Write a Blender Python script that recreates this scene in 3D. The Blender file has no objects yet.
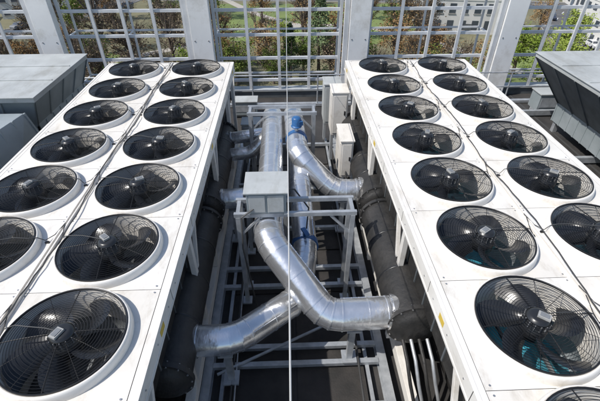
import bpy, math, random
from mathutils import Vector, Matrix, noise
random.seed(7)
R=random.random
def U(a,b): return a+(b-a)*random.random()

# ---------------------------------------------------------------- materials
def mat(name, col, rough=.5, metal=0., var=.12, scale=3., col2=None, bump=0., bscale=40., spec=.5, fine=None, fstr=.55):
    m=bpy.data.materials.new(name); m.use_nodes=True
    nt=m.node_tree; N=nt.nodes; L=nt.links
    b=N['Principled BSDF']
    b.inputs['Roughness'].default_value=rough; b.inputs['Metallic'].default_value=metal
    b.inputs['Specular IOR Level'].default_value=spec
    tc=N.new('ShaderNodeTexCoord')
    n=N.new('ShaderNodeTexNoise'); n.inputs['Scale'].default_value=scale; n.inputs['Detail'].default_value=8; n.inputs['Roughness'].default_value=.6
    L.new(tc.outputs['Object'],n.inputs['Vector'])
    cr=N.new('ShaderNodeValToRGB')
    c2=col2 if col2 else tuple(c*(1-var) for c in col)
    c1=col if col2 else tuple(min(1,c*(1+var*.4)) for c in col)
    cr.color_ramp.elements[0].position=.35; cr.color_ramp.elements[0].color=(*c2,1)
    cr.color_ramp.elements[1].position=.65; cr.color_ramp.elements[1].color=(*c1,1)
    L.new(n.outputs['Fac'],cr.inputs['Fac']); outc=cr.outputs['Color']
    if fine:
        n3=N.new('ShaderNodeTexNoise'); n3.inputs['Scale'].default_value=fine; n3.inputs['Detail'].default_value=6; n3.inputs['Roughness'].default_value=.75
        mp=N.new('ShaderNodeMapping'); mp.inputs['Scale'].default_value=(1,.35,1); L.new(tc.outputs['Object'],mp.inputs['Vector']); L.new(mp.outputs[0],n3.inputs['Vector'])
        c3=N.new('ShaderNodeValToRGB'); c3.color_ramp.elements[0].position=.30; c3.color_ramp.elements[0].color=(.62,.58,.52,1)
        c3.color_ramp.elements[1].position=.50; c3.color_ramp.elements[1].color=(1,1,1,1); L.new(n3.outputs['Fac'],c3.inputs['Fac'])
        mx=N.new('ShaderNodeMix'); mx.data_type='RGBA'; mx.blend_type='MULTIPLY'; mx.inputs[0].default_value=fstr
        L.new(outc,mx.inputs[6]); L.new(c3.outputs['Color'],mx.inputs[7]); outc=mx.outputs[2]
    L.new(outc,b.inputs['Base Color'])
    if bump>0:
        n2=N.new('ShaderNodeTexNoise'); n2.inputs['Scale'].default_value=bscale; n2.inputs['Detail'].default_value=4
        L.new(tc.outputs['Object'],n2.inputs['Vector'])
        bp=N.new('ShaderNodeBump'); bp.inputs['Strength'].default_value=bump; bp.inputs['Distance'].default_value=.02
        L.new(n2.outputs['Fac'],bp.inputs['Height']); L.new(bp.outputs['Normal'],b.inputs['Normal'])
    return m
def leafmat(name,c1,c2):
    m=bpy.data.materials.new(name); m.use_nodes=True
    nt=m.node_tree; N=nt.nodes; L=nt.links; N.remove(N['Principled BSDF'])
    out=N['Material Output']
    tc=N.new('ShaderNodeTexCoord'); n=N.new('ShaderNodeTexNoise'); n.inputs['Scale'].default_value=.9; n.inputs['Detail'].default_value=3
    L.new(tc.outputs['Object'],n.inputs['Vector'])
    oi=N.new('ShaderNodeObjectInfo')
    ad=N.new('ShaderNodeMath'); ad.operation='MULTIPLY_ADD'; ad.inputs[1].default_value=.5; ad.inputs[2].default_value=-.25
    L.new(oi.outputs['Random'],ad.inputs[0])
    ad2=N.new('ShaderNodeMath'); ad2.operation='ADD'; L.new(ad.outputs[0],ad2.inputs[0]); L.new(n.outputs['Fac'],ad2.inputs[1])
    cr=N.new('ShaderNodeValToRGB'); cr.color_ramp.elements[0].position=.3; cr.color_ramp.elements[0].color=(*c1,1)
    cr.color_ramp.elements[1].position=.7; cr.color_ramp.elements[1].color=(*c2,1)
    L.new(ad2.outputs[0],cr.inputs['Fac'])
    d=N.new('ShaderNodeBsdfDiffuse')
    L.new(cr.outputs['Color'],d.inputs['Color']); L.new(d.outputs[0],out.inputs['Surface'])
    return m

M={}
M['white']=mat('white_paint',(.76,.735,.69),.40,col2=(.70,.67,.62),scale=1.7,bump=.04,bscale=6,fine=5)
M['white2']=mat('white_paint_panel',(.73,.70,.65),.42,col2=(.67,.64,.585),scale=2.1,bump=.04,bscale=7,fine=6)
M['white3']=mat('white_paint_weathered',(.77,.75,.71),.38,col2=(.68,.65,.60),scale=2.6,bump=.04,bscale=5,fine=4,fstr=.7)
M['whiteshade']=mat('white_paint_shaded',(.50,.53,.55),.5,var=.2,scale=3)  # greyer, cooler copy of the white; shade below the collar put into colour
M['black']=mat('black_plastic',(.022,.023,.025),.3,var=.3,scale=5)
M['blade']=mat('fan_blade_black',(.024,.026,.030),.25,var=.35,scale=3)
M['wire']=mat('black_wire',(.014,.014,.015),.4,var=.2,spec=.4)
M['deep']=mat('fan_chamber',(.20,.21,.22),.5,col2=(.03,.034,.038),scale=4)  # dark tone paints the shaded depth of the chamber; lighter mottle for coils
M['skyglint']=mat('fan_chamber_sky_glint',(.07,.42,.56),.3,col2=(.03,.07,.085),scale=2.2)  # reflected sky painted as teal patches on the right unit's chamber floors
M['coil']=mat('coil_fins',(.045,.043,.04),.55,metal=.3,col2=(.02,.019,.018),scale=6,bump=.3,bscale=90)
M['motor']=mat('motor_grey',(.20,.21,.22),.4,var=.25,scale=9)
M['boxgrey']=mat('terminal_box',(.36,.36,.35),.5,var=.2,scale=9)
M['alu']=mat('aluminium_cladding',(.88,.885,.89),.24,metal=.85,col2=(.74,.75,.765),scale=4,bump=.22,bscale=12)
M['galv']=mat('galvanised_steel',(.52,.54,.56),.45,metal=.5,col2=(.36,.38,.40),scale=7,bump=.05,bscale=30)
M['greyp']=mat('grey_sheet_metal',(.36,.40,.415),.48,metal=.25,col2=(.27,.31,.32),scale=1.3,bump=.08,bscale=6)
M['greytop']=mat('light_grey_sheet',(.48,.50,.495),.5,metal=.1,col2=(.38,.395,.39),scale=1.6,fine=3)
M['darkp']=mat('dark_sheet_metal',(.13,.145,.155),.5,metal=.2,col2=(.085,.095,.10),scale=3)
M['foam']=mat('black_rubber_insulation',(.036,.034,.032),.55,col2=(.018,.018,.018),scale=5,bump=.35,bscale=22)
M['cable']=mat('cable_dark',(.055,.055,.055),.5,var=.2)
M['rope']=mat('steel_rope',(.45,.45,.44),.5,var=.1)
M['blue']=mat('blue_paint',(.03,.12,.30),.4,var=.25,scale=8)
M['label']=mat('warning_label',(.6,.42,.05),.5)
M['col']=mat('column_white',(.80,.80,.79),.5,col2=(.70,.70,.69),scale=.8,fine=2)
M['lat']=mat('lattice_grey',(.64,.65,.66),.5,metal=.1,col2=(.52,.53,.54),scale=3)
M['roof']=mat('roof_membrane',(.055,.051,.048),.65,col2=(.022,.021,.021),scale=1.1,bump=.3,bscale=18)
M['mat']=mat('rubber_mat',(.045,.040,.037),.7,col2=(.020,.019,.018),scale=2.2,bump=.2,bscale=40)
M['seam']=mat('seam_dark',(.06,.06,.06),.6)
M['bolt']=mat('bolt',(.5,.5,.5),.35,metal=.8)
M['bark']=mat('bark',(.17,.135,.105),.9,col2=(.08,.06,.045),scale=8)
M['grass']=mat('lawn_grass',(.19,.25,.07),.9,col2=(.13,.165,.06),scale=.12,bump=.2,bscale=3)
M['ground']=mat('ground_earth',(.20,.185,.11),.95,col2=(.11,.11,.06),scale=.08)
M['asph']=mat('asphalt',(.13,.13,.13),.9,col2=(.09,.09,.09),scale=.5)
M['path']=mat('gravel_path',(.42,.39,.34),.9,col2=(.34,.32,.28),scale=.4)
M['paint']=mat('road_paint',(.75,.75,.73),.7)
M['plaster']=mat('plaster_white',(.68,.67,.64),.8,col2=(.58,.57,.54),scale=.4)
M['plaster2']=mat('plaster_beige',(.45,.38,.29),.8,col2=(.38,.32,.25),scale=.4)
M['conc']=mat('concrete',(.36,.355,.34),.85,col2=(.28,.275,.265),scale=.7)
M['glass']=mat('window_glass',(.05,.065,.08),.12,col2=(.08,.09,.11),scale=.3)
M['tile']=mat('roof_tiles',(.22,.11,.075),.8,col2=(.15,.075,.055),scale=1.2)
M['flat']=mat('flat_roof_grey',(.40,.40,.40),.85,col2=(.28,.28,.28),scale=.25)
M['carw']=mat('car_paint_white',(.7,.7,.7),.25,var=.05)
M['carr']=mat('car_paint_dark',(.05,.06,.09),.25,var=.05)
M['tyre']=mat('tyre',(.02,.02,.02),.8)
M['lf_g']=leafmat('leaf_green',(.055,.085,.02),(.15,.19,.05))
M['lf_y']=leafmat('leaf_spring',(.15,.21,.035),(.28,.34,.075))
M['lf_o']=leafmat('leaf_orange',(.20,.12,.055),(.36,.24,.12))
M['lf_b']=leafmat('leaf_brown',(.15,.115,.075),(.28,.22,.15))
M['lf_d']=leafmat('leaf_dark',(.025,.045,.02),(.07,.11,.045))
M['lf_p']=leafmat('leaf_pale',(.12,.17,.08),(.24,.30,.16))

# ---------------------------------------------------------------- mesh builder
class MB:
    def __init__(s): s.v=[];s.f=[];s.m=[];s.sm=[];s.names=[]
    def mi(s,n):
        if n not in s.names: s.names.append(n)
        return s.names.index(n)
    def add(s,vs,fs,mn,sm=False):
        o=len(s.v); k=s.mi(mn); s.v+= [tuple(v) for v in vs]
        for f in fs: s.f.append(tuple(i+o for i in f)); s.m.append(k); s.sm.append(sm)
    def box(s,c,d,mn,rz=0,rx=0,ry=0):
        x,y,z=[a/2 for a in d]
        P=[Vector((i*x,j*y,k*z)) for k in(-1,1) for j in(-1,1) for i in(-1,1)]
        if rz or rx or ry:
            m=Matrix.Rotation(rz,3,'Z')@Matrix.Rotation(ry,3,'Y')@Matrix.Rotation(rx,3,'X'); P=[m@p for p in P]
        P=[p+Vector(c) for p in P]
        s.add(P,[(0,2,3,1),(4,5,7,6),(0,1,5,4),(2,6,7,3),(0,4,6,2),(1,3,7,5)],mn)
    def b2(s,a,b,mn): # min max
        s.box([(a[i]+b[i])/2 for i in range(3)],[abs(b[i]-a[i]) for i in range(3)],mn)
    def beam(s,p0,p1,w,h,mn):
        p0=Vector(p0);p1=Vector(p1);d=(p1-p0).normalized()
        up=Vector((0,0,1)) if abs(d.z)<.95 else Vector((0,1,0))
        r=d.cross(up).normalized(); u=r.cross(d)
        P=[p+r*i*w/2+u*j*h/2 for p in(p0,p1) for j in(-1,1) for i in(-1,1)]
        s.add(P,[(0,1,3,2),(4,6,7,5),(0,4,5,1),(2,3,7,6),(0,2,6,4),(1,5,7,3)],mn)
    def tube(s,path,r,n,mn,caps=True,sm=True,radii=None):
        path=[Vector(p) for p in path]; rings=[]; prev=None; K=len(path)
        for i,p in enumerate(path):
            if i==0: d=path[1]-p
            elif i==K-1: d=p-path[-2]
            else: d=(path[i+1]-p).normalized()+(p-path[i-1]).normalized()
            d.normalize()
            if prev is None:
                a=Vector((0,0,1)) if abs(d.z)<.9 else Vector((1,0,0)); u=d.cross(a).normalized()
            else: u=(prev-d*prev.dot(d)).normalized()
            prev=u; w=d.cross(u); rr=radii[i] if radii else r
            rings.append([p+(u*math.cos(t*2*math.pi/n)+w*math.sin(t*2*math.pi/n))*rr for t in range(n)])
        vs=[v for r_ in rings for v in r_]; fs=[]
        for i in range(K-1):
            for t in range(n): t2=(t+1)%n; fs.append((i*n+t,i*n+t2,(i+1)*n+t2,(i+1)*n+t))
        s.add(vs,fs,mn,sm)
        if caps:
            s.add(rings[0],[tuple(range(n-1,-1,-1))],mn); s.add(rings[-1],[tuple(range(n))],mn)
    def cyl(s,p0,p1,r,n,mn,r1=None,sm=True): s.tube([p0,p1],r,n,mn,True,sm,[r,r if r1 is None else r1])
    def lathe(s,c,prof,n,mn,axis='Z',sm=True):
        vs=[];fs=[]
        for (r,z) in prof:
            for t in range(n):
                a=t*2*math.pi/n; x,y=r*math.cos(a),r*math.sin(a)
                p=(x,y,z) if axis=='Z' else ((z,x,y) if axis=='X' else (x,z,y))
                vs.append((c[0]+p[0],c[1]+p[1],c[2]+p[2]))
        for i in range(len(prof)-1):
            for t in range(n): t2=(t+1)%n; fs.append((i*n+t,i*n+t2,(i+1)*n+t2,(i+1)*n+t))
        s.add(vs,fs,mn,sm)
    def mesh(s,name):
        me=bpy.data.meshes.new(name); me.from_pydata(s.v,[],s.f)
        for n in s.names: me.materials.append(M[n])
        me.polygons.foreach_set('material_index',s.m); me.polygons.foreach_set('use_smooth',s.sm); me.update()
        return me
    def obj(s,name,parent=None,bev=0,loc=(0,0,0)):
        o=bpy.data.objects.new(name,s.mesh(name)); bpy.context.collection.objects.link(o); o.location=loc
        if parent: o.parent=parent
        if bev:
            b=o.modifiers.new('bevel','BEVEL'); b.width=bev; b.segments=2; b.limit_method='ANGLE'; b.angle_limit=math.radians(50)
        return o
def empty(name,loc=(0,0,0)):
    e=bpy.data.objects.new(name,None); bpy.context.collection.objects.link(e); e.location=loc; return e
def link(name,me,loc,parent=None,rz=0,sc=1):
    o=bpy.data.objects.new(name,me); bpy.context.collection.objects.link(o); o.location=loc; o.rotation_euler=(0,0,rz)
    o.scale=(sc,sc,sc) if not isinstance(sc,tuple) else sc
    if parent: o.parent=parent
    return o

# ---------------------------------------------------------------- fan
ZD=2.30; PY=1.095; HX=.695; GZ=.095
def fan_mesh(variant):
    b=MB()
    b.lathe((0,0,0),[(.541,.001),(.539,.03),(.533,.07),(.524,.088),(.514,.092),(.504,.086),(.499,.065),(.492,0),(.485,-.28)],72,'white')
    rr=[.499]+[.479-.0235*i for i in range(17)]
    for i,r in enumerate(rr):
        z=GZ+.045*(1-(r/.499)**2)
        w=.0024 if i else .009
        n=56; prof=[]
        for k in range(5):
            a=k*math.pi/2+math.pi/4; prof.append((r+w*math.cos(a),z+w*math.sin(a)))
        b.lathe((0,0,0),prof,n,'wire')
    for i in range(12):
        a=i*math.pi/6+.1; w=.006 if i%3==0 else .0028
        pts=[]
        for k in range(7):
            r=.09+(.499-.09)*k/6; pts.append((r*math.cos(a),r*math.sin(a),GZ-.004+.045*(1-(r/.499)**2)))
        b.tube(pts,w,4,'wire')
    b.lathe((0,0,0),[(.001,.165),(.06,.165),(.085,.16),(.09,.145),(.10,.14),(.10,.05),(.115,.04),(.115,-.08),(.001,-.08)],32,'black')
    for i in range(14):
        a=i*2*math.pi/14; b.box((.1*math.cos(a),.1*math.sin(a),.10),(.022,.006,.07),'motor',rz=a)
    ra=(variant*1.9+.5)
    b.box((.035*math.cos(ra),.035*math.sin(ra),.175),(.10,.065,.022),'boxgrey',rz=ra)
    b.box((.035*math.cos(ra),.035*math.sin(ra),.189),(.07,.045,.006),'motor',rz=ra)
    nb=5; ph=variant*.37
    for i in range(nb):
        a0=i*2*math.pi/nb+ph; vs=[];fs=[]; K=10;J=6
        for k in range(K):
            t=k/(K-1); r=.10+.372*t
            mid=a0+.62*t**1.5; wd=(.95-.36*t)*(1 if t<.93 else .9)
            for j in range(J):
                q=j/(J-1)-.5; a=mid+q*wd
                z=-.03-.15*q*(1-.25*t)+.03*math.cos(q*3)-.01
                vs.append((r*math.cos(a),r*math.sin(a),z))
        for k in range(K-1):
            for j in range(J-1): o=k*J+j; fs.append((o,o+1,o+J+1,o+J))
        b.add(vs,fs,'blade',True)
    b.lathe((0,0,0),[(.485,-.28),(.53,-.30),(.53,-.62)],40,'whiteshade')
    b.lathe((0,0,0),[(.54,-.60),(.35,-.62),(.001,-.66)],40,'skyglint' if variant>=4 else 'deep')
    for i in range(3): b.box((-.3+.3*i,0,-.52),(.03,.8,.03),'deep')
    return b.mesh('fan_mesh')
fans=[fan_mesh(i) for i in range(8)]

def deck_tile(b,cx,cy,hx,hy,r,z,wm):
    n=64; vs=[];fs=[]
    for t in range(n):
        a=(t+.5)*2*math.pi/n; c,s_=math.cos(a),math.sin(a)
        k=min(hx/abs(c) if abs(c)>1e-6 else 9,hy/abs(s_) if abs(s_)>1e-6 else 9)
        vs.append((cx+r*c,cy+r*s_,z)); vs.append((cx+k*c,cy+k*s_,z))
    for t in range(n):
        t2=(t+1)%n; fs.append((2*t,2*t+1,2*t2+1,2*t2))
    b.add(vs,fs,wm)
    for sx in(-1,1):
        for sy in(-1,1):
            a=math.atan2(sy*hy,sx*hx)%(2*math.pi); t=int(math.floor(a/(2*math.pi)*n-.5)); t2=(t+1)%n
            p=vs[2*(t%n)+1]; q=vs[2*t2+1]
            b.add([p,(cx+sx*hx,cy+sy*hy,z),q],[(0,1,2)],wm)

def chiller(xs,side,y0=.945,n=8):
    P=empty('rooftop_chiller')
    ys=[y0+PY*i for i in range(n)]
    ya,yb=ys[0]-.55-PY,ys[-1]+.56
    ys=[ys[0]-PY]+ys
    xm=sum(xs)/2; half=abs(xs[1]-xs[0])/2+HX+.04
    xin=xm-side*half; xout=xm+side*half
    d=MB()
    hx=abs(xs[1]-xs[0])/2
    for x in xs:
        for y in ys:
            deck_tile(d,x,y,hx-.004,PY/2-.0025,.532,ZD,random.choice(['white','white2','white3']))
    for sx in(-1,1):
        e=xm+sx*2*hx; f=xm+sx*half
        if abs(f-e)>.01: d.b2((min(e,f)+.002,ya,ZD-.02),(max(e,f),yb,ZD),'white')
    d.b2((xm-.03,ya,ZD-.03),(xm+.03,yb,ZD-.012),'seam')
    for y in ys:
        d.b2((xm-half+.02,y+PY/2-.01,ZD-.03),(xm+half-.02,y+PY/2+.01,ZD-.012),'seam')
    d.b2((xm-.028,ya,ZD),(xm-.012,yb,ZD+.022),'white'); d.b2((xm+.012,ya,ZD),(xm+.028,yb,ZD+.022),'white')
    for x in xs:
        for y in ys:
            for sx in(-1,1):
                for sy in(-1,1): d.cyl((x+sx*(hx-.05),y+sy*(PY/2-.04),ZD),(x+sx*(hx-.05),y+sy*(PY/2-.04),ZD+.006),.009,8,'bolt')
    d.obj('deck',P)
    f=MB()
    for x in(xin,xout):
        s=1 if x==xm+half else -1
        f.b2((x-s*.03,ya,ZD-.16),(x+s*.006,yb,ZD+.006),'white')
        f.b2((x-s*.10,ya,ZD-.185),(x+s*.012,yb,ZD-.16),'white')
        for y in ys:
            f.b2((x+s*.006,y+PY/2-.004,ZD-.155),(x+s*.0075,y+PY/2+.004,ZD),'seam')
            for q in(-.4,0,.4): f.cyl((x+s*.006,y+q,ZD-.08),(x+s*.012,y+q,ZD-.08),.009,6,'bolt')
    for y in ys[2::3]: f.b2((xin-side*.0085,y+.1,ZD-.12),(xin-side*.0065,y+.22,ZD-.05),'label')
    f.b2((xm-half+.006,yb,ZD-.16),(xm+half-.006,yb+.03,ZD+.004),'white')
    f.b2((xm-half+.006,ya-.03,ZD-.16),(xm+half-.006,ya,ZD+.004),'white')
    f.obj('fascia',P)
    g=MB()
    py=[ya+.05]+[y+PY/2 for y in ys[1:-1:2]]+[yb-.05]
    for x in (xin+side*.09,xout-side*.09):
        for y in py:
            g.b2((x-.035,y-.045,.42),(x+.035,y+.045,ZD-.186),'white')
            g.b2((x-.06,y-.08,.12),(x+.06,y+.08,.24),'galv')
        g.b2((x-.06,ya,.24),(x+.06,yb,.42),'white')
    for y in py:
        g.b2((min(xin,xout)+.151,y-.05,.26),(max(xin,xout)-.151,y+.05,.40),'white')
        xx=xin+side*.09
        g.beam((xx,y+.07,1.2),(xx,y+.45,ZD-.2),.05,.05,'white')
    g.obj('frame',P,bev=.004)
    c=MB()
    for xa in (xin+side*.20,xout-side*.20):
        c.b2((xa-.01,ya+.1,1.42),(xa+.01,yb-.1,ZD-.19),'coil')
        k=int((yb-ya)/.36)
        for i in range(k+1):
            y=ya+.1+(yb-ya-.2)*i/k; c.b2((xa-.022,y-.012,1.43),(xa+.022,y+.012,ZD-.2),'darkp')
    for xa in(xin+side*.75,xout-side*.75): c.b2((xa-.2,ya+.1,.45),(xa+.2,yb-.1,1.55),'coil')
    for y in (ya+.06,yb-.06):
        c.b2((xm-half+.23,y-.012,.45),(xm+half-.23,y+.012,ZD-.20),'darkp')
    c.obj('coils',P)
    return P,xin,xout,xm,ya,yb,ys

def shell(P,x,y0,y1,z,r):
    b=MB()
    b.tube([(x,y0,z),(x,y1,z)],r,36,'foam')
    for y,s in((y0,-1),(y1,1)):
        b.lathe((x,y,z),[(r+.035,-.03*s),(r+.035,.03*s)],36,'foam',axis='Y')
        b.lathe((x,y,z),[(r+.035,.03*s),(r*.98,.031*s),(r*.9,.08*s),(r*.6,.12*s),(.001,.13*s)],36,'foam',axis='Y')
        b.lathe((x,y,z),[(r+.035,-.03*s),(r*.9,-.031*s)],36,'foam',axis='Y')
        for i in range(14):
            a=i*2*math.pi/14
            b.cyl((x+(r+.015)*math.cos(a),y-.04,z+(r+.015)*math.sin(a)),(x+(r+.015)*math.cos(a),y+.04,z+(r+.015)*math.sin(a)),.012,6,'bolt')
    k=int((y1-y0)/.55)
    for i in range(1,k): 
        yy=y0+(y1-y0)*i/k; b.lathe((x,yy,z),[(r+.001,-.012),(r+.006,-.01),(r+.006,.01),(r+.001,.012)],36,'black',axis='Y')
    for yy in (y0+.3,y1-.3):
        b.b2((x-.2,yy-.04,.425),(x+.2,yy+.04,z-r*.75),'white')
    b.obj('evaporator_shell',P)

for xs,side in(((-1.89,-3.20),-1),((2.12,3.42),1)):
    P,xin,xout,xm,ya,yb,ys=chiller(xs,side)
    for i,x in enumerate(xs):
        for j,y in enumerate(ys):
            v=(j*3+i*2)%4+(4 if side>0 else 0)
            link('fan',fans[v],(x,y,ZD),P,rz=0)
    cb=MB()
    pts=[];yy=ya+.1
    while yy<yb-.1:
        pts.append((xm+.04+.03*math.sin(yy*2.3)+U(-.012,.012),yy,ZD+.032+.006*R())); yy+=.13
    cb.tube(pts,.0075,6,'cable')
    for i,x in enumerate(xs):
        for j,y in enumerate(ys):
            s=1 if xm>x else -1
            o=U(.05,.2); w=U(-.08,.08)
            pts=[(x+s*.04,y,ZD+.17),(x+s*.15,y+o*.4,ZD+.15),(x+s*.30,y+o*.8+w*.3,ZD+.137),(x+s*.44,y+o,ZD+.117),(x+s*.52,y+o+w*.5,ZD+.102),(x+s*.57,y+o+w,ZD+.04),(x+s*.61,y+o+w+.12,ZD+.012),(xm,y+o+w+.3,ZD+.03)]
            cb.tube(pts,.0050,6,'cable')
            cb.box((x+s*.58,y+o+w,ZD+.010),(.04,.025,.02),'black')
    cb.obj('cables',P)
    if side>0:
        shell(P,1.52,2.95,5.05,1.10,.31); shell(P,1.54,5.42,8.3,1.10,.30)
        e=MB()
        for k in range(4): e.tube([(1.36+.1*k,2.8,1.0),(1.36+.1*k,2.55,.95),(1.40+.1*k,2.4,.7),(1.46+.1*k,2.3,.45)],.022,8,'galv' if k%2 else 'foam')
        e.b2((1.22,2.05,.52),(2.2,2.13,.64),'white'); e.b2((1.22,1.3,.52),(1.30,2.05,.64),'white')
        e.b2((1.22,2.05,.18),(1.30,2.13,.519),'white'); e.b2((1.45,1.6,.45),(1.7,2.0,.85),'greyp')
        e.obj('refrigerant_lines',P)
    else:
        shell(P,-1.38,2.35,5.0,1.10,.28); shell(P,-1.38,5.35,8.0,1.10,.28)
        e=MB()
        e.b2((-2.1,1.95,.52),(-1.22,2.03,.64),'white'); e.b2((-1.30,1.3,.52),(-1.22,1.95,.64),'white'); e.b2((-1.30,1.95,.18),(-1.22,2.03,.519),'white')
        e.b2((-1.62,1.3,.45),(-1.36,1.8,.95),'greyp')
        e.obj('base_bracket',P)

# ---------------------------------------------------------------- pipes
def fillet(path,rad,seg=3):
    P=[Vector(p) for p in path]; out=[P[0]]
    for i in range(1,len(P)-1):
        a,b,c=P[i-1],P[i],P[i+1]; u=(a-b).normalized(); v=(c-b).normalized()
        t=min(rad,(a-b).length*.45,(c-b).length*.45)
        p0=b+u*t;p2=b+v*t
        for k in range(seg+1):
            q=k/seg; out.append(p0*(1-q)**2+b*2*q*(1-q)+p2*q*q)
    out.append(P[-1]); return out
def cladpipe(name,path,r,flange=(True,False),rad=.28,mn='alu',step=.42):
    b=MB(); p=fillet(path,rad)
    K=len(p); rings=[]; prev=None; n=40
    for i in range(K):
        if i==0: d=p[1]-p[0]
        elif i==K-1: d=p[-1]-p[-2]
        else: d=(p[i+1]-p[i]).normalized()+(p[i]-p[i-1]).normalized()
        d.normalize(); u=d.cross(Vector((0,0,1))).normalized() if prev is None else (prev-d*prev.dot(d)).normalized()
        prev=u; w=d.cross(u); rings.append([p[i]+(u*math.cos(t*2*math.pi/n)+w*math.sin(t*2*math.pi/n))*r for t in range(n)])
    for i in range(K-1):
        b.add(rings[i]+rings[i+1],[(t,(t+1)%n,n+(t+1)%n,n+t) for t in range(n)],mn,True)
    b.add(rings[0],[tuple(range(n))],mn); b.add(rings[-1],[tuple(range(n))],mn)
    def ring(pt,d,rr,w,m_):
        d=d.normalized(); b.cyl(pt-d*w/2,pt+d*w/2,rr,36,m_)
    for i in range(1,K-1):
        ring(p[i],(p[i+1]-p[i]).normalized()+(p[i]-p[i-1]).normalized(),r+.006,.018,mn)
    for i in range(K-1):
        L=(p[i+1]-p[i]).length
        if L>step*1.2:
            k=int(L/step)
            for j in range(1,k+1): ring(p[i].lerp(p[i+1],j/(k+1)),p[i+1]-p[i],r+.005,.018,mn)
            d=(p[i+1]-p[i]).normalized(); sd=d.cross(Vector((0,0,1)))
            if sd.length>.1:
                sd.normalize(); up=sd.cross(d); o=(sd*.75+up*.66)*(r+.001)
                b.beam(p[i]+o,p[i+1]+o,.012,.006,mn)
                for q in range(int(L/.09)):
                    c=p[i].lerp(p[i+1],(q+.5)/int(L/.09))+o*1.02; b.cyl(c,c+o.normalized()*.005,.005,5,'bolt')
    if flange[0]:
        d=(p[1]-p[0]).normalized(); ring(p[0],d,r+.03,.07,mn); ring(p[0]+d*.09,d,r+.016,.03,mn)
        for k in range(12):
            a=k*math.pi/6; u=d.cross(Vector((0,0,1))).normalized(); w=d.cross(u)
            o=(u*math.cos(a)+w*math.sin(a))*(r+.018); b.cyl(p[0]+o-d*.05,p[0]+o+d*.05,.009,6,'bolt')
    return b.obj(name)
cladpipe('insulated_pipe',[(1.30,3.12,1.12),(.44,3.10,1.12),(-.27,3.9,1.68),(-.27,4.9,1.68),(-.27,7.7,1.68)],.20,rad=.2)
cladpipe('insulated_pipe',[(-1.22,2.85,1.05),(-.68,2.85,1.05),(.13,3.55,.93),(.25,4.4,1.0),(.22,5.6,1.3),(.18,7.6,1.45)],.185,rad=.18)
cladpipe('insulated_pipe',[(1.32,5.80,1.1),(.82,5.80,1.1),(.2,6.15,1.65),(.15,7.7,1.70)],.195,rad=.22)
cladpipe('insulated_pipe',[(-1.22,5.6,1.1),(-.62,5.62,1.12),(-.27,5.75,1.5)],.175,rad=.15)
cladpipe('insulated_pipe',[(-1.25,7.1,1.1),(-.72,7.1,1.15),(-.30,7.25,1.55)],.13,rad=.12)
cladpipe('insulated_pipe',[(-1.25,7.6,1.2),(-.2,7.6,1.35)],.13)

def valve(x,y,z,s=1,act=True):
    b=MB()
    b.cyl((x,y-.05,z),(x,y+.05,z),.205*s,24,'blue')
    for k in range(10):
        a=k*math.pi/5; b.cyl((x+.17*s*math.cos(a),y-.08,z+.17*s*math.sin(a)),(x+.17*s*math.cos(a),y+.08,z+.17*s*math.sin(a)),.012,6,'bolt')
    if act:
        b.cyl((x,y,z+.18*s),(x,y,z+.30*s),.035,12,'galv')
        b.lathe((x,y,z+.30*s),[(.001,.18),(.06,.175),(.085,.15),(.085,.02),(.10,.01),(.10,-.01),(.001,-.01)],20,'blue')
        b.box((x+.07,y-.05,z+.38*s),(.08,.07,.08),'blue',rz=.3)
    else:
        b.cyl((x,y,z+.18*s),(x,y,z+.27*s),.03,12,'blue'); b.box((x,y-.02,z+.29*s),(.07,.18,.03),'blue',rz=.4)
    b.obj('valve_actuator',bev=.004)
valve(.19,6.62,1.67); valve(.25,4.5,1.01,1.0,False)

b=MB()
b.b2((-.53,4.08,1.99),(-.02,4.52,2.32),'greyp'); b.b2((-.56,4.05,2.32),(.01,4.55,2.345),'greytop')
b.b2((-.50,4.068,2.02),(-.29,4.079,2.29),'greytop'); b.b2((-.26,4.068,2.02),(-.05,4.079,2.29),'greytop')
for x in(-.53,-.02):
    for y in (4.1,4.5): b.b2((x-.03,y-.02,1.96),(x+.03,y+.02,1.99),'galv')
b.tube([(-.4,4.1,2.1),(-.6,4.0,2.0),(-.62,3.95,1.5),(-.5,3.9,.3)],.012,8,'cable')
b.tube([(-.1,4.5,2.1),(.1,4.6,2.0),(.3,4.55,1.7),(.27,4.5,1.35)],.012,8,'cable')
b.obj('junction_box',bev=.006)

def support(y,x0,x1,z):
    b=MB()
    for yy in(y-.16,y+.16):
        b.b2((x0,yy-.025,z-.06),(x1,yy+.025,z),'galv')
        for x in(x0+.05,x1-.05):
            b.b2((x-.03,yy-.03,.20),(x+.03,yy+.03,z-.062),'galv')
            b.b2((x-.07,yy-.07,.17),(x+.07,yy+.07,.20),'galv')
    for x in(x0+.05,x1-.05):
        b.b2((x-.025,y-.133,z-.05),(x+.025,y+.133,z-.01),'galv')
    b.beam((x0+.05,y-.16,z-.4),(x0+.35,y-.16,z-.07),.03,.03,'galv'); b.beam((x1-.05,y-.16,z-.4),(x1-.35,y-.16,z-.07),.03,.03,'galv')
    b.obj('pipe_support_frame')
support(4.3,-.72,.92,1.96); support(7.35,-.75,.6,1.98); support(5.4,-.72,-.0,1.48)

b=MB()
for (x,y,z) in((.8,3.1,.9),(-.8,2.85,.85),(-.95,5.6,.9),(1.0,5.8,.9)):
    b.b2((x-.04,y-.04,.2),(x+.04,y+.04,z),'galv'); b.b2((x-.09,y-.12,z),(x+.09,y+.12,z+.03),'galv'); b.b2((x-.1,y-.1,.17),(x+.1,y+.1,.2),'galv')
b.obj('pipe_saddle')

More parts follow.
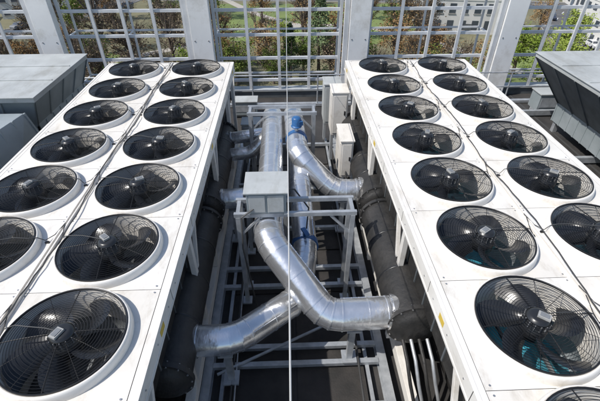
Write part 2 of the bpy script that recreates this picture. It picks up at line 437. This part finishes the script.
b=MB()
for x in(-1.14,1.27):
    b.b2((x-.06,-1,.14),(x+.06,9.6,.155),'galv'); b.b2((x-.012,-1,.02),(x+.012,9.6,.14),'galv'); b.b2((x-.06,-1,.004),(x+.06,9.6,.02),'galv')
for x in(-.93,1.05): b.b2((x-.025,-1,.04),(x+.025,9.6,.10),'galv')
for y in(1.3,2.45,3.05,3.32,4.45,4.85,5.9,7.4,9.2):
    b.b2((-1.08,y-.035,.101),(1.21,y+.035,.168),'galv')
b.beam((-1.0,2.9,.19),(1.1,3.9,.19),.03,.03,'galv')
b.obj('steel_floor_frame',bev=.002)
b=MB()
b.tube([(-.80,-.5,.185),(-.80,2,.185),(-.78,4.2,.19),(-.82,6.5,.185),(-.8,9.2,.19)],.014,8,'cable')
b.tube([(-.74,-.5,.185),(-.74,2.2,.185),(-.76,4.0,.19),(-.73,6.5,.185),(-.76,9.2,.19)],.012,8,'galv')
b.tube([(.93,-.5,.185),(.90,2,.185),(.95,4.2,.19),(.92,6.5,.185)],.016,8,'cable')
b.obj('electrical_conduit')
b=MB()
for j in range(10):
    for i in range(2):
        dx,dy=U(-.015,.015),U(-.015,.015)
        b.b2((-.9+i*.98+dx,-.6+j*1.0+dy,.0),(.03+i*.98+dx,.36+j*1.0+dy,.03+.004*i),'mat')
b.obj('rubber_walkway')

def cabinet(x,y,z,w,d,h,m1='white'):
    b=MB()
    b.b2((x-w/2,y-d/2,z),(x+w/2,y+d/2,z+h),m1); b.b2((x-w/2-.02,y-d/2-.02,z+h),(x+w/2+.02,y+d/2+.02,z+h+.03),m1)
    b.b2((x-w/2+.03,y-d/2-.012,z+.05),(x+w/2-.03,y-d/2-.001,z+h-.05),m1)
    b.b2((x+w/2-.08,y-d/2-.04,z+h*.5),(x+w/2-.05,y-d/2-.012,z+h*.6),'black')
    b.b2((x-w/2-.012,y-d/2+.05,z+.06),(x-w/2-.001,y+d/2-.05,z+h-.06),m1)
    for sx in(-1,1): b.b2((x+sx*(w/2-.05)-.03,y-.1,.15),(x+sx*(w/2-.05)+.03,y+.1,z),'galv')
    b.tube([(x,y-d/2,z+.15),(x,y-d/2-.1,z+.05),(x-.05,y-d/2-.12,.3)],.015,8,'cable')
    b.obj('electrical_cabinet',bev=.006)
cabinet(1.20,8.5,.9,.35,.5,1.0); cabinet(1.16,7.0,.8,.24,.7,.8); cabinet(1.15,9.5,.7,.4,.5,1.0,'greytop'); cabinet(-.8,8.4,.5,.4,.35,.7,'greytop')

# ---------------------------------------------------------------- roof, parapet, screen
b=MB(); b.b2((-18,-9,-.4),(18,13.2,0),'roof'); b.obj('roof_floor')
b=MB()
for x in [-16.5+1.5*i for i in range(23)]: b.b2((x-.03,-9,.001),(x+.03,12.5,.006),'seam')
b.obj('roof_membrane_seam')
YF=12.75
b=MB()
b.b2((-18,YF-.12,0),(18,YF+.2,.22),'darkp'); b.b2((-18,YF-.16,.22),(18,YF+.24,.26),'greytop')
b.b2((-18,YF-.9,.02),(18,YF-.75,.10),'galv')
b.obj('parapet_wall')
cols=[-16.3,-11.5,-6.82,-2.42,2.22,6.80,11.4,16.0]
for x in cols:
    b=MB()
    b.b2((x-.29,YF-.42,0),(x+.31,YF-.17,7.6),'col'); b.b2((x-.25,YF-.17,0.262),(x+.27,YF-.10,7.6),'greytop')
    b.b2((x-.40,YF-.5,0),(x+.40,YF-.17,.05),'galv')
    b.b2((x-.45,YF-.36,.3),(x-.30,YF-.22,7.6),'lat')
    for z in(.3,1.9,3.5): 
        for k in(-.2,.2): b.cyl((x+k,YF-.43,z),(x+k,YF-.42,z),.02,8,'bolt')
    b.obj('steel_column',bev=.01)
zs=[.55+.70*i for i in range(10)]
for i in range(len(cols)-1):
    xa,xb=cols[i]+.32,cols[i+1]-.46; b=MB()
    n=4
    for z in zs:
        b.b2((xa,YF-.02,z-.04),(xb,YF+.06,z+.04),'lat')
    for k in range(0,n+1):
        x=xa+.05+(xb-xa-.1)*k/n; b.b2((x-.045,YF-.085,.265),(x+.045,YF-.022,7.4),'lat')
    for z in zs[::2]: b.b2((xa,YF+.65,z-.025),(xb,YF+.70,z+.025),'lat')
    for k in (0,2,n): 
        x=xa+.05+(xb-xa-.1)*k/n
        b.b2((x-.03,YF+.60,.1),(x+.03,YF+.648,7.4),'lat')
        for z in zs[::2]: b.b2((x-.02,YF+.062,z-.02),(x+.02,YF+.598,z+.02),'lat')
    b.obj('lattice_screen')
b=MB()
for z in(.55,1.0): b.cyl((-17,11.9,z),(17,11.9,z),.022,8,'galv')
for i in range(18): b.cyl((-17+2*i,11.9,0),(-17+2*i,11.9,1.0),.022,8,'galv')
b.obj('guard_rail')

b=MB(); pts=[]
for i in range(41):
    t=i/40; pts.append((.085-.1*t,YF-.1-12.6*t,3.35+.15*t-.12*math.sin(t*math.pi)))
b.tube(pts,.0055,6,'rope'); b.obj('lightning_cable')

# ---------------------------------------------------------------- ventilation hoods
def vent(name,x0,x1,y0,y1,ztop,flare,zneck,side):
    b=MB()
    a0,a1,c0,c1=x0+flare,x1-flare,y0+flare*.8,y1-flare*.3
    b.b2((a0,c0,.3),(a1,c1,zneck),'greyp')
    n=int((c1-c0)/.33)
    for i in range(n+1):
        y=c0+(c1-c0)*i/n
        for x in(a0,a1): b.b2((x-.02,y-.02,.3),(x+.02,y+.02,zneck-.02),'greyp')
    n=int((a1-a0)/.33)
    for i in range(n+1):
        x=a0+(a1-a0)*i/n
        b.b2((x-.02,c0-.02,.3),(x+.02,c0+.02,zneck-.02),'greyp')
    lo=[(a0,c0,zneck),(a1,c0,zneck),(a1,c1,zneck),(a0,c1,zneck)]
    hi=[(x0,y0,ztop-.12),(x1,y0,ztop-.12),(x1,y1,ztop-.12),(x0,y1,ztop-.12)]
    mm='greyp' if side<0 else 'darkp'  # right hood: shade under the overhanging flare put in as darker sheet
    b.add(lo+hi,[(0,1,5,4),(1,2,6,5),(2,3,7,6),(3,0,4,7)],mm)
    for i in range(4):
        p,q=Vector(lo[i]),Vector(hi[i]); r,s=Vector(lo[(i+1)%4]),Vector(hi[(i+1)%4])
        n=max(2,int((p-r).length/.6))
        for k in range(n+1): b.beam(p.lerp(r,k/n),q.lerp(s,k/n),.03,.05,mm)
    b.b2((x0-.02,y0-.02,ztop-.12),(x1+.02,y1+.02,ztop-.02),'greytop')
    b.b2((x0-.05,y0-.05,ztop-.02),(x1+.05,y1+.05,ztop),'greytop')
    n=int((y1-y0)/.9)
    for i in range(1,n): b.b2((x0,y0+(y1-y0)*i/n-.015,ztop),(x1,y0+(y1-y0)*i/n+.015,ztop+.02),'greytop')
    for x in(a0+.1,a1-.1):
        for y in(c0+.1,c1-.1): b.b2((x-.06,y-.06,0),(x+.06,y+.06,.299),'galv')
    return b.obj(name,bev=.004)
vent('ventilation_hood',-10.5,-5.05,7.8,10.5,2.12,.25,1.4,-1)
vent('ventilation_hood',6.55,11.5,6.0,10.3,2.10,.9,.8,1)
b=MB()
vs=[(-9,5.6,1.9),(-5.35,6.1,1.9),(-5.15,7.5,1.9),(-9,7.5,1.9),(-9,5.0,.2),(-4.8,5.4,.2),(-4.8,7.65,.2),(-9,7.65,.2)]
b.add(vs,[(0,1,2,3),(4,5,1,0),(5,6,2,1),(6,7,3,2),(7,4,0,3)],'greyp')
for k in range(8):
    t=k/7; b.beam(Vector(vs[4]).lerp(Vector(vs[5]),t),Vector(vs[0]).lerp(Vector(vs[1]),t),.04,.05,'greyp')
for k in range(5):
    t=k/4; b.beam(Vector(vs[5]).lerp(Vector(vs[6]),t),Vector(vs[1]).lerp(Vector(vs[2]),t),.04,.05,'greyp')
b.obj('air_duct',bev=.004)
b=MB()
b.b2((-12,2.4,.3),(-5.3,5.0,1.75),'greyp')
for k in range(18): b.b2((-12+k*.38,2.36,.3),(-11.96+k*.38,2.4,1.75),'greyp')
for k in range(8): b.b2((-5.3,2.5+k*.33,.3),(-5.26,2.54+k*.33,1.75),'greyp')
b.b2((-12.05,2.35,1.75),(-5.22,5.05,1.80),'greytop')
b.obj('air_duct',bev=.004)
b=MB()
for y in(5.2,8.2,10.9): b.b2((4.6,y-.05,.05),(13,y+.05,.2),'galv')
for x in(4.9,6.1): b.b2((x-.05,-1,.201),(x+.05,11.6,.32),'galv')
for k in range(6): b.cyl((5.3,1.8+1.7*k,.2),(5.3,1.8+1.7*k,1.35),.024,8,'col')
for z in(.8,1.35): b.cyl((5.3,1.8,z),(5.3,10.3,z),.024,8,'col')
b.obj('guard_rail')
b=MB()
b.tube(fillet([(5.8,10.5,.5),(5.8,6,.5),(6.4,5.2,.5),(12,5.0,.5)],.3),.09,16,'galv')
b.obj('service_pipe')
for (x,y,w,d,h) in((5.0,11.2,.8,.5,.7),(8.2,11.3,1.2,.5,.6),(-5.5,11.4,1.2,.4,.6),(-1.2,11.3,.7,.4,.5),(3.6,11.1,.8,.5,.55)):
    b=MB(); b.b2((x-w/2,y-d/2,.1),(x+w/2,y+d/2,h),'greyp'); b.b2((x-w/2-.03,y-d/2-.03,h),(x+w/2+.03,y+d/2+.03,h+.03),'greytop'); b.b2((x-w/2+.05,y-d/2-.01,.2),(x+w/2-.05,y-d/2,h-.1),'galv'); b.b2((x-w/2,y-.1,0),(x+w/2,y+.1,.1),'galv')
    b.obj('equipment_box',bev=.005)
# ---------------------------------------------------------------- own building
ZG=-20.
E=empty('office_building')
b=MB(); b.b2((-18,-30,ZG),(18,-9,0),'conc'); b.b2((-17.9,-8.999,ZG),(17.9,13.15,-.401),'conc')
b.obj('walls',E)
b=MB()
for s in range(5):
    for i in range(14): b.b2((-17+i*2.5,13.152,ZG+1.2+s*3.7),(-15.2+i*2.5,13.2,ZG+3.2+s*3.7),'glass')
b.obj('windows',E)

# ---------------------------------------------------------------- city
b=MB(); b.add([(-1500,-1500,ZG),(1500,-1500,ZG),(1500,2500,ZG),(-1500,2500,ZG)],[(0,1,2,3)],'ground'); b.obj('ground')
def sheet(name,pts,mn,dz):
    b=MB(); b.add([(x,y,ZG+dz) for x,y in pts],[tuple(range(len(pts)))],mn); return b.obj(name)
sheet('lawn',[(-14,92),(20,88),(36,104),(34,128),(-24,130)],'grass',.02)
sheet('lawn',[(28,60),(52,62),(58,84),(34,82)],'grass',.02)
sheet('lawn',[(-50,60),(-30,58),(-28,80),(-50,92)],'grass',.02)
def strip(name,pts,w,mn,dz,kerb=False,dash=False):
    P=[Vector((x,y,0)) for x,y in pts]; out=[]
    for i in range(len(P)-1):
        for k in range(8):
            t=k/8; p0=P[max(0,i-1)];p1=P[i];p2=P[i+1];p3=P[min(len(P)-1,i+2)]
            out.append(.5*((2*p1)+(p2-p0)*t+(2*p0-5*p1+4*p2-p3)*t*t+(3*p1-p0-3*p2+p3)*t**3))
    out.append(P[-1]); b=MB(); Lf=[];Rt=[]
    for i,p in enumerate(out):
        d=(out[min(i+1,len(out)-1)]-out[max(i-1,0)]).normalized(); s=Vector((-d.y,d.x,0))
        Lf.append(p+s*w/2);Rt.append(p-s*w/2)
    n=len(out); z=Vector((0,0,ZG+dz))
    b.add([v+z for v in Rt+Lf],[(i,i+1,n+i+1,n+i) for i in range(n-1)],mn)
    o=b.obj(name)
    if kerb:
        k=MB()
        for e in(Lf,Rt):
            k.tube([v+Vector((0,0,ZG+.06)) for v in e],.14,4,'conc')
        k.obj('kerb')
    if dash:
        k=MB()
        for i in range(0,n-1,2): k.beam(out[i]+Vector((0,0,ZG+dz+.01)),out[i].lerp(out[i+1],.6)+Vector((0,0,ZG+dz+.01)),.2,.01,'paint')
        k.obj('road_marking')
strip('footpath',[(-45,70),(-15,92),(5,104),(25,98),(40,76),(48,50)],2.6,'path',.05)
strip('footpath',[(-25,150),(-8,118),(4,104)],2.4,'path',.055)
strip('road',[(-95,70),(-70,92),(-52,120),(-45,170),(-60,260)],8,'asph',.03,True,True)
strip('road',[(-120,150),(-45,140),(30,134),(90,122),(180,100)],8,'asph',.034,True,True)
strip('road',[(70,40),(62,70),(66,100),(84,124)],7,'asph',.038,True,True)

def building(name,x,y,w,d,h,st,wall='plaster',roof='flat',rz=0,hip=False):
    E=empty(name,(x,y,ZG)); E.rotation_euler=(0,0,rz)
    b=MB(); b.b2((-w/2,-d/2,0),(w/2,d/2,h),wall)
    b.obj('walls',E)
    r=MB()
    if hip:
        o=.5; rh=min(w,d)*.3; vs=[(-w/2-o,-d/2-o,h+.01),(w/2+o,-d/2-o,h+.01),(w/2+o,d/2+o,h+.01),(-w/2-o,d/2+o,h+.01),(-w/2+d/2,0,h+rh),(w/2-d/2,0,h+rh)]
        if w<d: vs[4]=(0,-d/2+w/2,h+rh); vs[5]=(0,d/2-w/2,h+rh); fs=[(0,1,4),(1,2,5,4),(2,3,5),(3,0,4,5),(3,2,1,0)]
        else: fs=[(0,1,5,4),(1,2,5),(2,3,4,5),(3,0,4),(3,2,1,0)]
        r.add(vs,fs,roof); r.b2((w*.1,-.4,h+rh*.5),(w*.1+.7,.4,h+rh+.7),'plaster2')
    else:
        r.b2((-w/2+.3,-d/2+.3,h+.001),(w/2-.3,d/2-.3,h+.1),roof)
        for a,c in(((-w/2-.1,-d/2-.1),(w/2+.1,-d/2+.28)),((-w/2-.1,d/2-.28),(w/2+.1,d/2+.1)),((-w/2-.1,-d/2+.281),(-w/2+.28,d/2-.281)),((w/2-.28,-d/2+.281),(w/2+.1,d/2-.281))):
            r.b2((a[0],a[1],h+.002),(c[0],c[1],h+.6),wall)
        for k in range(5):
            xx,yy=U(-w*.35,w*.35),U(-d*.3,d*.3); r.b2((xx-.9,yy-.7,h+.1),(xx+.9,yy+.7,h+U(.6,1.6)),'boxgrey')
    r.obj('roof',E)
    g=MB(); sh=h/st
    for s in range(st):
        n=int(w/2.6)
        for i in range(n):
            xx=-w/2+w*(i+.5)/n
            for sy in(-1,1):
                g.b2((xx-.7,sy*(d/2+.03)-.03,s*sh+.9),(xx+.7,sy*(d/2+.03)+.03,s*sh+sh-.6),'glass')
                g.b2((xx-.85,sy*(d/2+.08)-.08,s*sh+.75),(xx+.85,sy*(d/2+.08)+.08,s*sh+.88),'conc')
        n=int(d/2.6)
        for i in range(n):
            yy=-d/2+d*(i+.5)/n
            for sx in(-1,1): g.b2((sx*(w/2+.03)-.03,yy-.7,s*sh+.9),(sx*(w/2+.03)+.03,yy+.7,s*sh+sh-.6),'glass')
    g.b2((-.8,-d/2-.1,0),(.8,-d/2-.065,2.2),'darkp')
    g.obj('windows',E); return E
building('apartment_building',-62,122,24,12,9,3,rz=.25)
building('townhouse',-84,104,12,16,9,3,'plaster2','tile',.3,True)
building('office_block',43,102,22,14,7,2,'plaster','flat',-.15)
building('office_block',71,84,12,22,8,3,'plaster','flat',-.1)
building('townhouse',92,122,18,12,9,3,'plaster','tile',-.2,True)
building('townhouse',66,142,16,11,8,2,'plaster','tile',.1,True)
building('office_block',100,90,16,24,11,3,'conc','flat',.05)
building('apartment_building',-40,165,30,12,12,4,'plaster',rz=-.1)
building('townhouse',-12,158,14,10,8,2,'plaster2','tile',.1,True)
building('townhouse',18,158,16,10,8,2,'plaster','tile',-.1,True)
random.seed(3)
for i in range(26):
    building('townhouse',-240+i*19+U(-4,4),215+U(-20,50),U(11,18),U(10,14),U(8,14),3,random.choice(['plaster','plaster2','conc']),'tile',U(-.3,.3),True)

def car(x,y,rz,paint):
    b=MB(); 
    prof=[(-2.1,.35),(-2.15,.75),(-1.9,.95),(-1.35,1.0),(-.8,1.42),(.6,1.45),(1.2,1.0),(1.95,.85),(2.1,.6),(2.1,.35)]
    vs=[(px,s*(.88 if pz<1.1 else .70),pz) for s in(-1,1) for px,pz in prof]; n=len(prof)
    b.add(vs,[tuple(range(n)),tuple(range(2*n-1,n-1,-1))]+[(i,n+i,n+(i+1)%n,(i+1)%n) for i in range(n)],paint)
    b.add([(-1.28,-.78,1.07),(-1.28,.78,1.07),(-.86,.68,1.41),(-.86,-.68,1.41)],[(0,1,2,3)],'glass')
    b.add([(1.16,-.78,1.06),(1.16,.78,1.06),(.66,.68,1.44),(.66,-.68,1.44)],[(0,3,2,1)],'glass')
    for s in(-1,1):
        b.add([(-1.1,s*.86,1.06),(1.0,s*.86,1.06),(.55,s*.735,1.38),(-.75,s*.735,1.38)],[(0,1,2,3)],'glass')
        for wx in(-1.3,1.3): b.cyl((wx,s*.70,.33),(wx,s*.90,.33),.33,16,'tyre')
    o=b.obj('parked_car',bev=.03,loc=(x,y,ZG+.05)); o.rotation_euler=(0,0,rz)
random.seed(5)
for (x,y,r_) in((-63,104,1.1),(-56,116,1.2),(-75,90,.9),(64.5,84,1.5),(61,76,1.5),(64,92,1.45),(69,108,1.1),(10,137,0),(-20,139,0),(38,132,-.1),(54,128,-.2)):
    car(x,y,r_,random.choice(['carw','carr','motor','carw']))

def tree_mesh(seed,leaf,h=10,w=3.6,nl=2600,kind='round',ls=.34):
    random.seed(seed); b=MB()
    th=h*(.28 if kind!='conifer' else .12)
    b.tube([(0,0,0),(U(-.1,.1),U(-.1,.1),th),(U(-.3,.3),U(-.3,.3),h*.55),(U(-.3,.3),U(-.3,.3),h*.88)],.3,8,'bark',radii=[.32,.24,.15,.04])
    cl=[]
    if kind=='conifer':
        for i in range(60):
            t=(i/60)**.85; z=h*(.12+.86*t); rad=w*(1-t)*U(.35,1.)+.1; a=U(0,6.28); cl.append((Vector((rad*math.cos(a),rad*math.sin(a),z)),.55*(1-t)+.3))
    else:
        n=34
        while len(cl)<n:
            v=Vector((U(-1,1),U(-1,1),U(-1,1)))
            if .25<v.length<1: cl.append((Vector((v.x*w*U(.7,1.1),v.y*w*U(.7,1.1),h*.62+v.z*h*.36)),U(.6,1.25)))
        for c,s in cl[:24]:
            z0=U(th*.8,h*.55); m_=Vector((c.x*.45,c.y*.45,(z0+c.z)/2+.2)); b.tube([(0,0,z0),m_,c],.1,5,'bark',radii=[.12,.07,.02])
            if kind=='bare':
                for q in range(16):
                    e=c+Vector((U(-1,1),U(-1,1),U(-.2,1.2)))*1.3; b.tube([m_.lerp(c,U(.2,1)),e],.03,3,'bark',radii=[.04,.015])
    k=b.mi(leaf)
    for i in range(nl):
        c,s=random.choice(cl)
        g=Vector((random.gauss(0,.5),random.gauss(0,.5),random.gauss(0,.42)))*s*1.15
        p=c+g; 
        if p.z<.8: continue
        u=Vector((U(-1,1),U(-1,1),U(-.6,.6))).normalized(); v=u.cross(Vector((U(-1,1),U(-1,1),U(-1,1)))).normalized()
        q=ls*U(.5,1.2)
        o=len(b.v); b.v+=[tuple(p+u*q*.5),tuple(p+v*q*.35),tuple(p-u*q*.5),tuple(p-v*q*.35)]; b.f.append((o,o+1,o+2,o+3)); b.m.append(k); b.sm.append(False)
    return b.mesh('tree_mesh')
T={}
for i,(k,lf,kind,h,w,nl) in enumerate((('g','lf_g','round',10,3.6,3000),('g2','lf_y','round',8,3.2,2800),('o','lf_o','round',10,3.8,2400),('o2','lf_o','bare',11,3.8,1100),('b','lf_b','bare',11,3.6,700),('b2','lf_b','bare',9,3.3,1000),('d','lf_d','conifer',12,2.6,3200),('p','lf_p','conifer',13,2.8,3400),('y','lf_y','round',6,2.6,2500))):
    T[k]=tree_mesh(20+i,lf,h,w,nl,kind)
def tree(k,x,y,s=1):
    nm={'d':'conifer_tree','p':'conifer_tree','b':'bare_tree','b2':'bare_tree','o':'autumn_tree','o2':'autumn_tree'}.get(k,'deciduous_tree')
    link(nm,T[k],(x,y,ZG),None,U(0,6.28),(s*U(.9,1.1),s*U(.9,1.1),s*U(.9,1.15)))
random.seed(11)
fixed=[('p',6,70,1.15),('d',1,66,.8),('o',-3,72,.9),('g',-8,66,.9),('o2',-12,74,1),('b',-5,80,.9),('o',10,78,1.),('g',12,66,.9),('g2',0,84,.8),('o2',4,90,.9),
('o',20,74,1),('o2',23,82,1.1),('o',26,70,.9),('b',29,88,1.1),('g2',40,68,1.1),('y',46,64,1.1),('g2',50,72,1.1),('y',55,66,1.1),('g',60,60,1),('g2',56,80,1.1),('y',68,68,1.3),
('b',-20,74,1),('b2',-26,70,1.1),('b',-30,80,1.1),('b2',-24,88,1),('b',-36,84,1.2),('g',-34,66,.9),('b2',-40,74,1),('g',-44,92,1),('b',-18,96,1),('b2',-48,84,1),('g2',-16,66,.8),('d',-28,98,.9)]
for a in fixed: tree(*a)
for i in range(38):
    x=U(-50,34); y=U(56,72)
    tree(random.choice(['b','b2','b','g','b2','o2','o']) if x<0 else random.choice(['o','g','o2','b2','b']),x,y,U(.6,.9))
for i in range(42):
    x=U(-60,60); y=U(92,150)
    if abs(y-(136-.08*x))<7 or (30<x<56 and y<112): continue
    tree(random.choice(['b','b2','o2','g','o','b']),x,y,U(.7,1.1))
for i in range(60):
    tree(random.choice(['b','g','o','d','g2']),U(-200,200),U(175,300),U(1,1.5))
for i in range(14): tree(random.choice(['y','g2','g']),U(36,70),U(56,64),U(.7,1.1))

# ---------------------------------------------------------------- light
el=math.radians(52); az=math.radians(250)  # clockwise from +Y
S=Vector((math.sin(az)*math.cos(el),math.cos(az)*math.cos(el),math.sin(el)))
sl=bpy.data.lights.new('sun','SUN'); sl.energy=4.5; sl.angle=math.radians(.5); sl.color=(1,.96,.90)
so=bpy.data.objects.new('sun',sl); bpy.context.collection.objects.link(so); so.rotation_euler=S.to_track_quat('Z','Y').to_euler(); so.location=(0,0,40)
w=bpy.data.worlds.new('World'); bpy.context.scene.world=w; w.use_nodes=True
nt=w.node_tree; bg=nt.nodes['Background']; sk=nt.nodes.new('ShaderNodeTexSky'); sk.sky_type='NISHITA'; sk.sun_disc=False; sk.sun_elevation=el; sk.sun_rotation=az
nt.links.new(sk.outputs[0],bg.inputs[0]); bg.inputs[1].default_value=.15
sc=bpy.context.scene; sc.view_settings.view_transform='Standard'; sc.view_settings.look='None'; sc.view_settings.exposure=0
cam=bpy.data.cameras.new('camera'); cam.lens=24; cam.sensor_width=36; cam.clip_end=5000; cam.clip_start=.05
co=bpy.data.objects.new('camera',cam); bpy.context.collection.objects.link(co); co.location=(0,0,5.3)
co.rotation_euler=(math.radians(90-37.25),0,math.radians(-2.2)); sc.camera=co
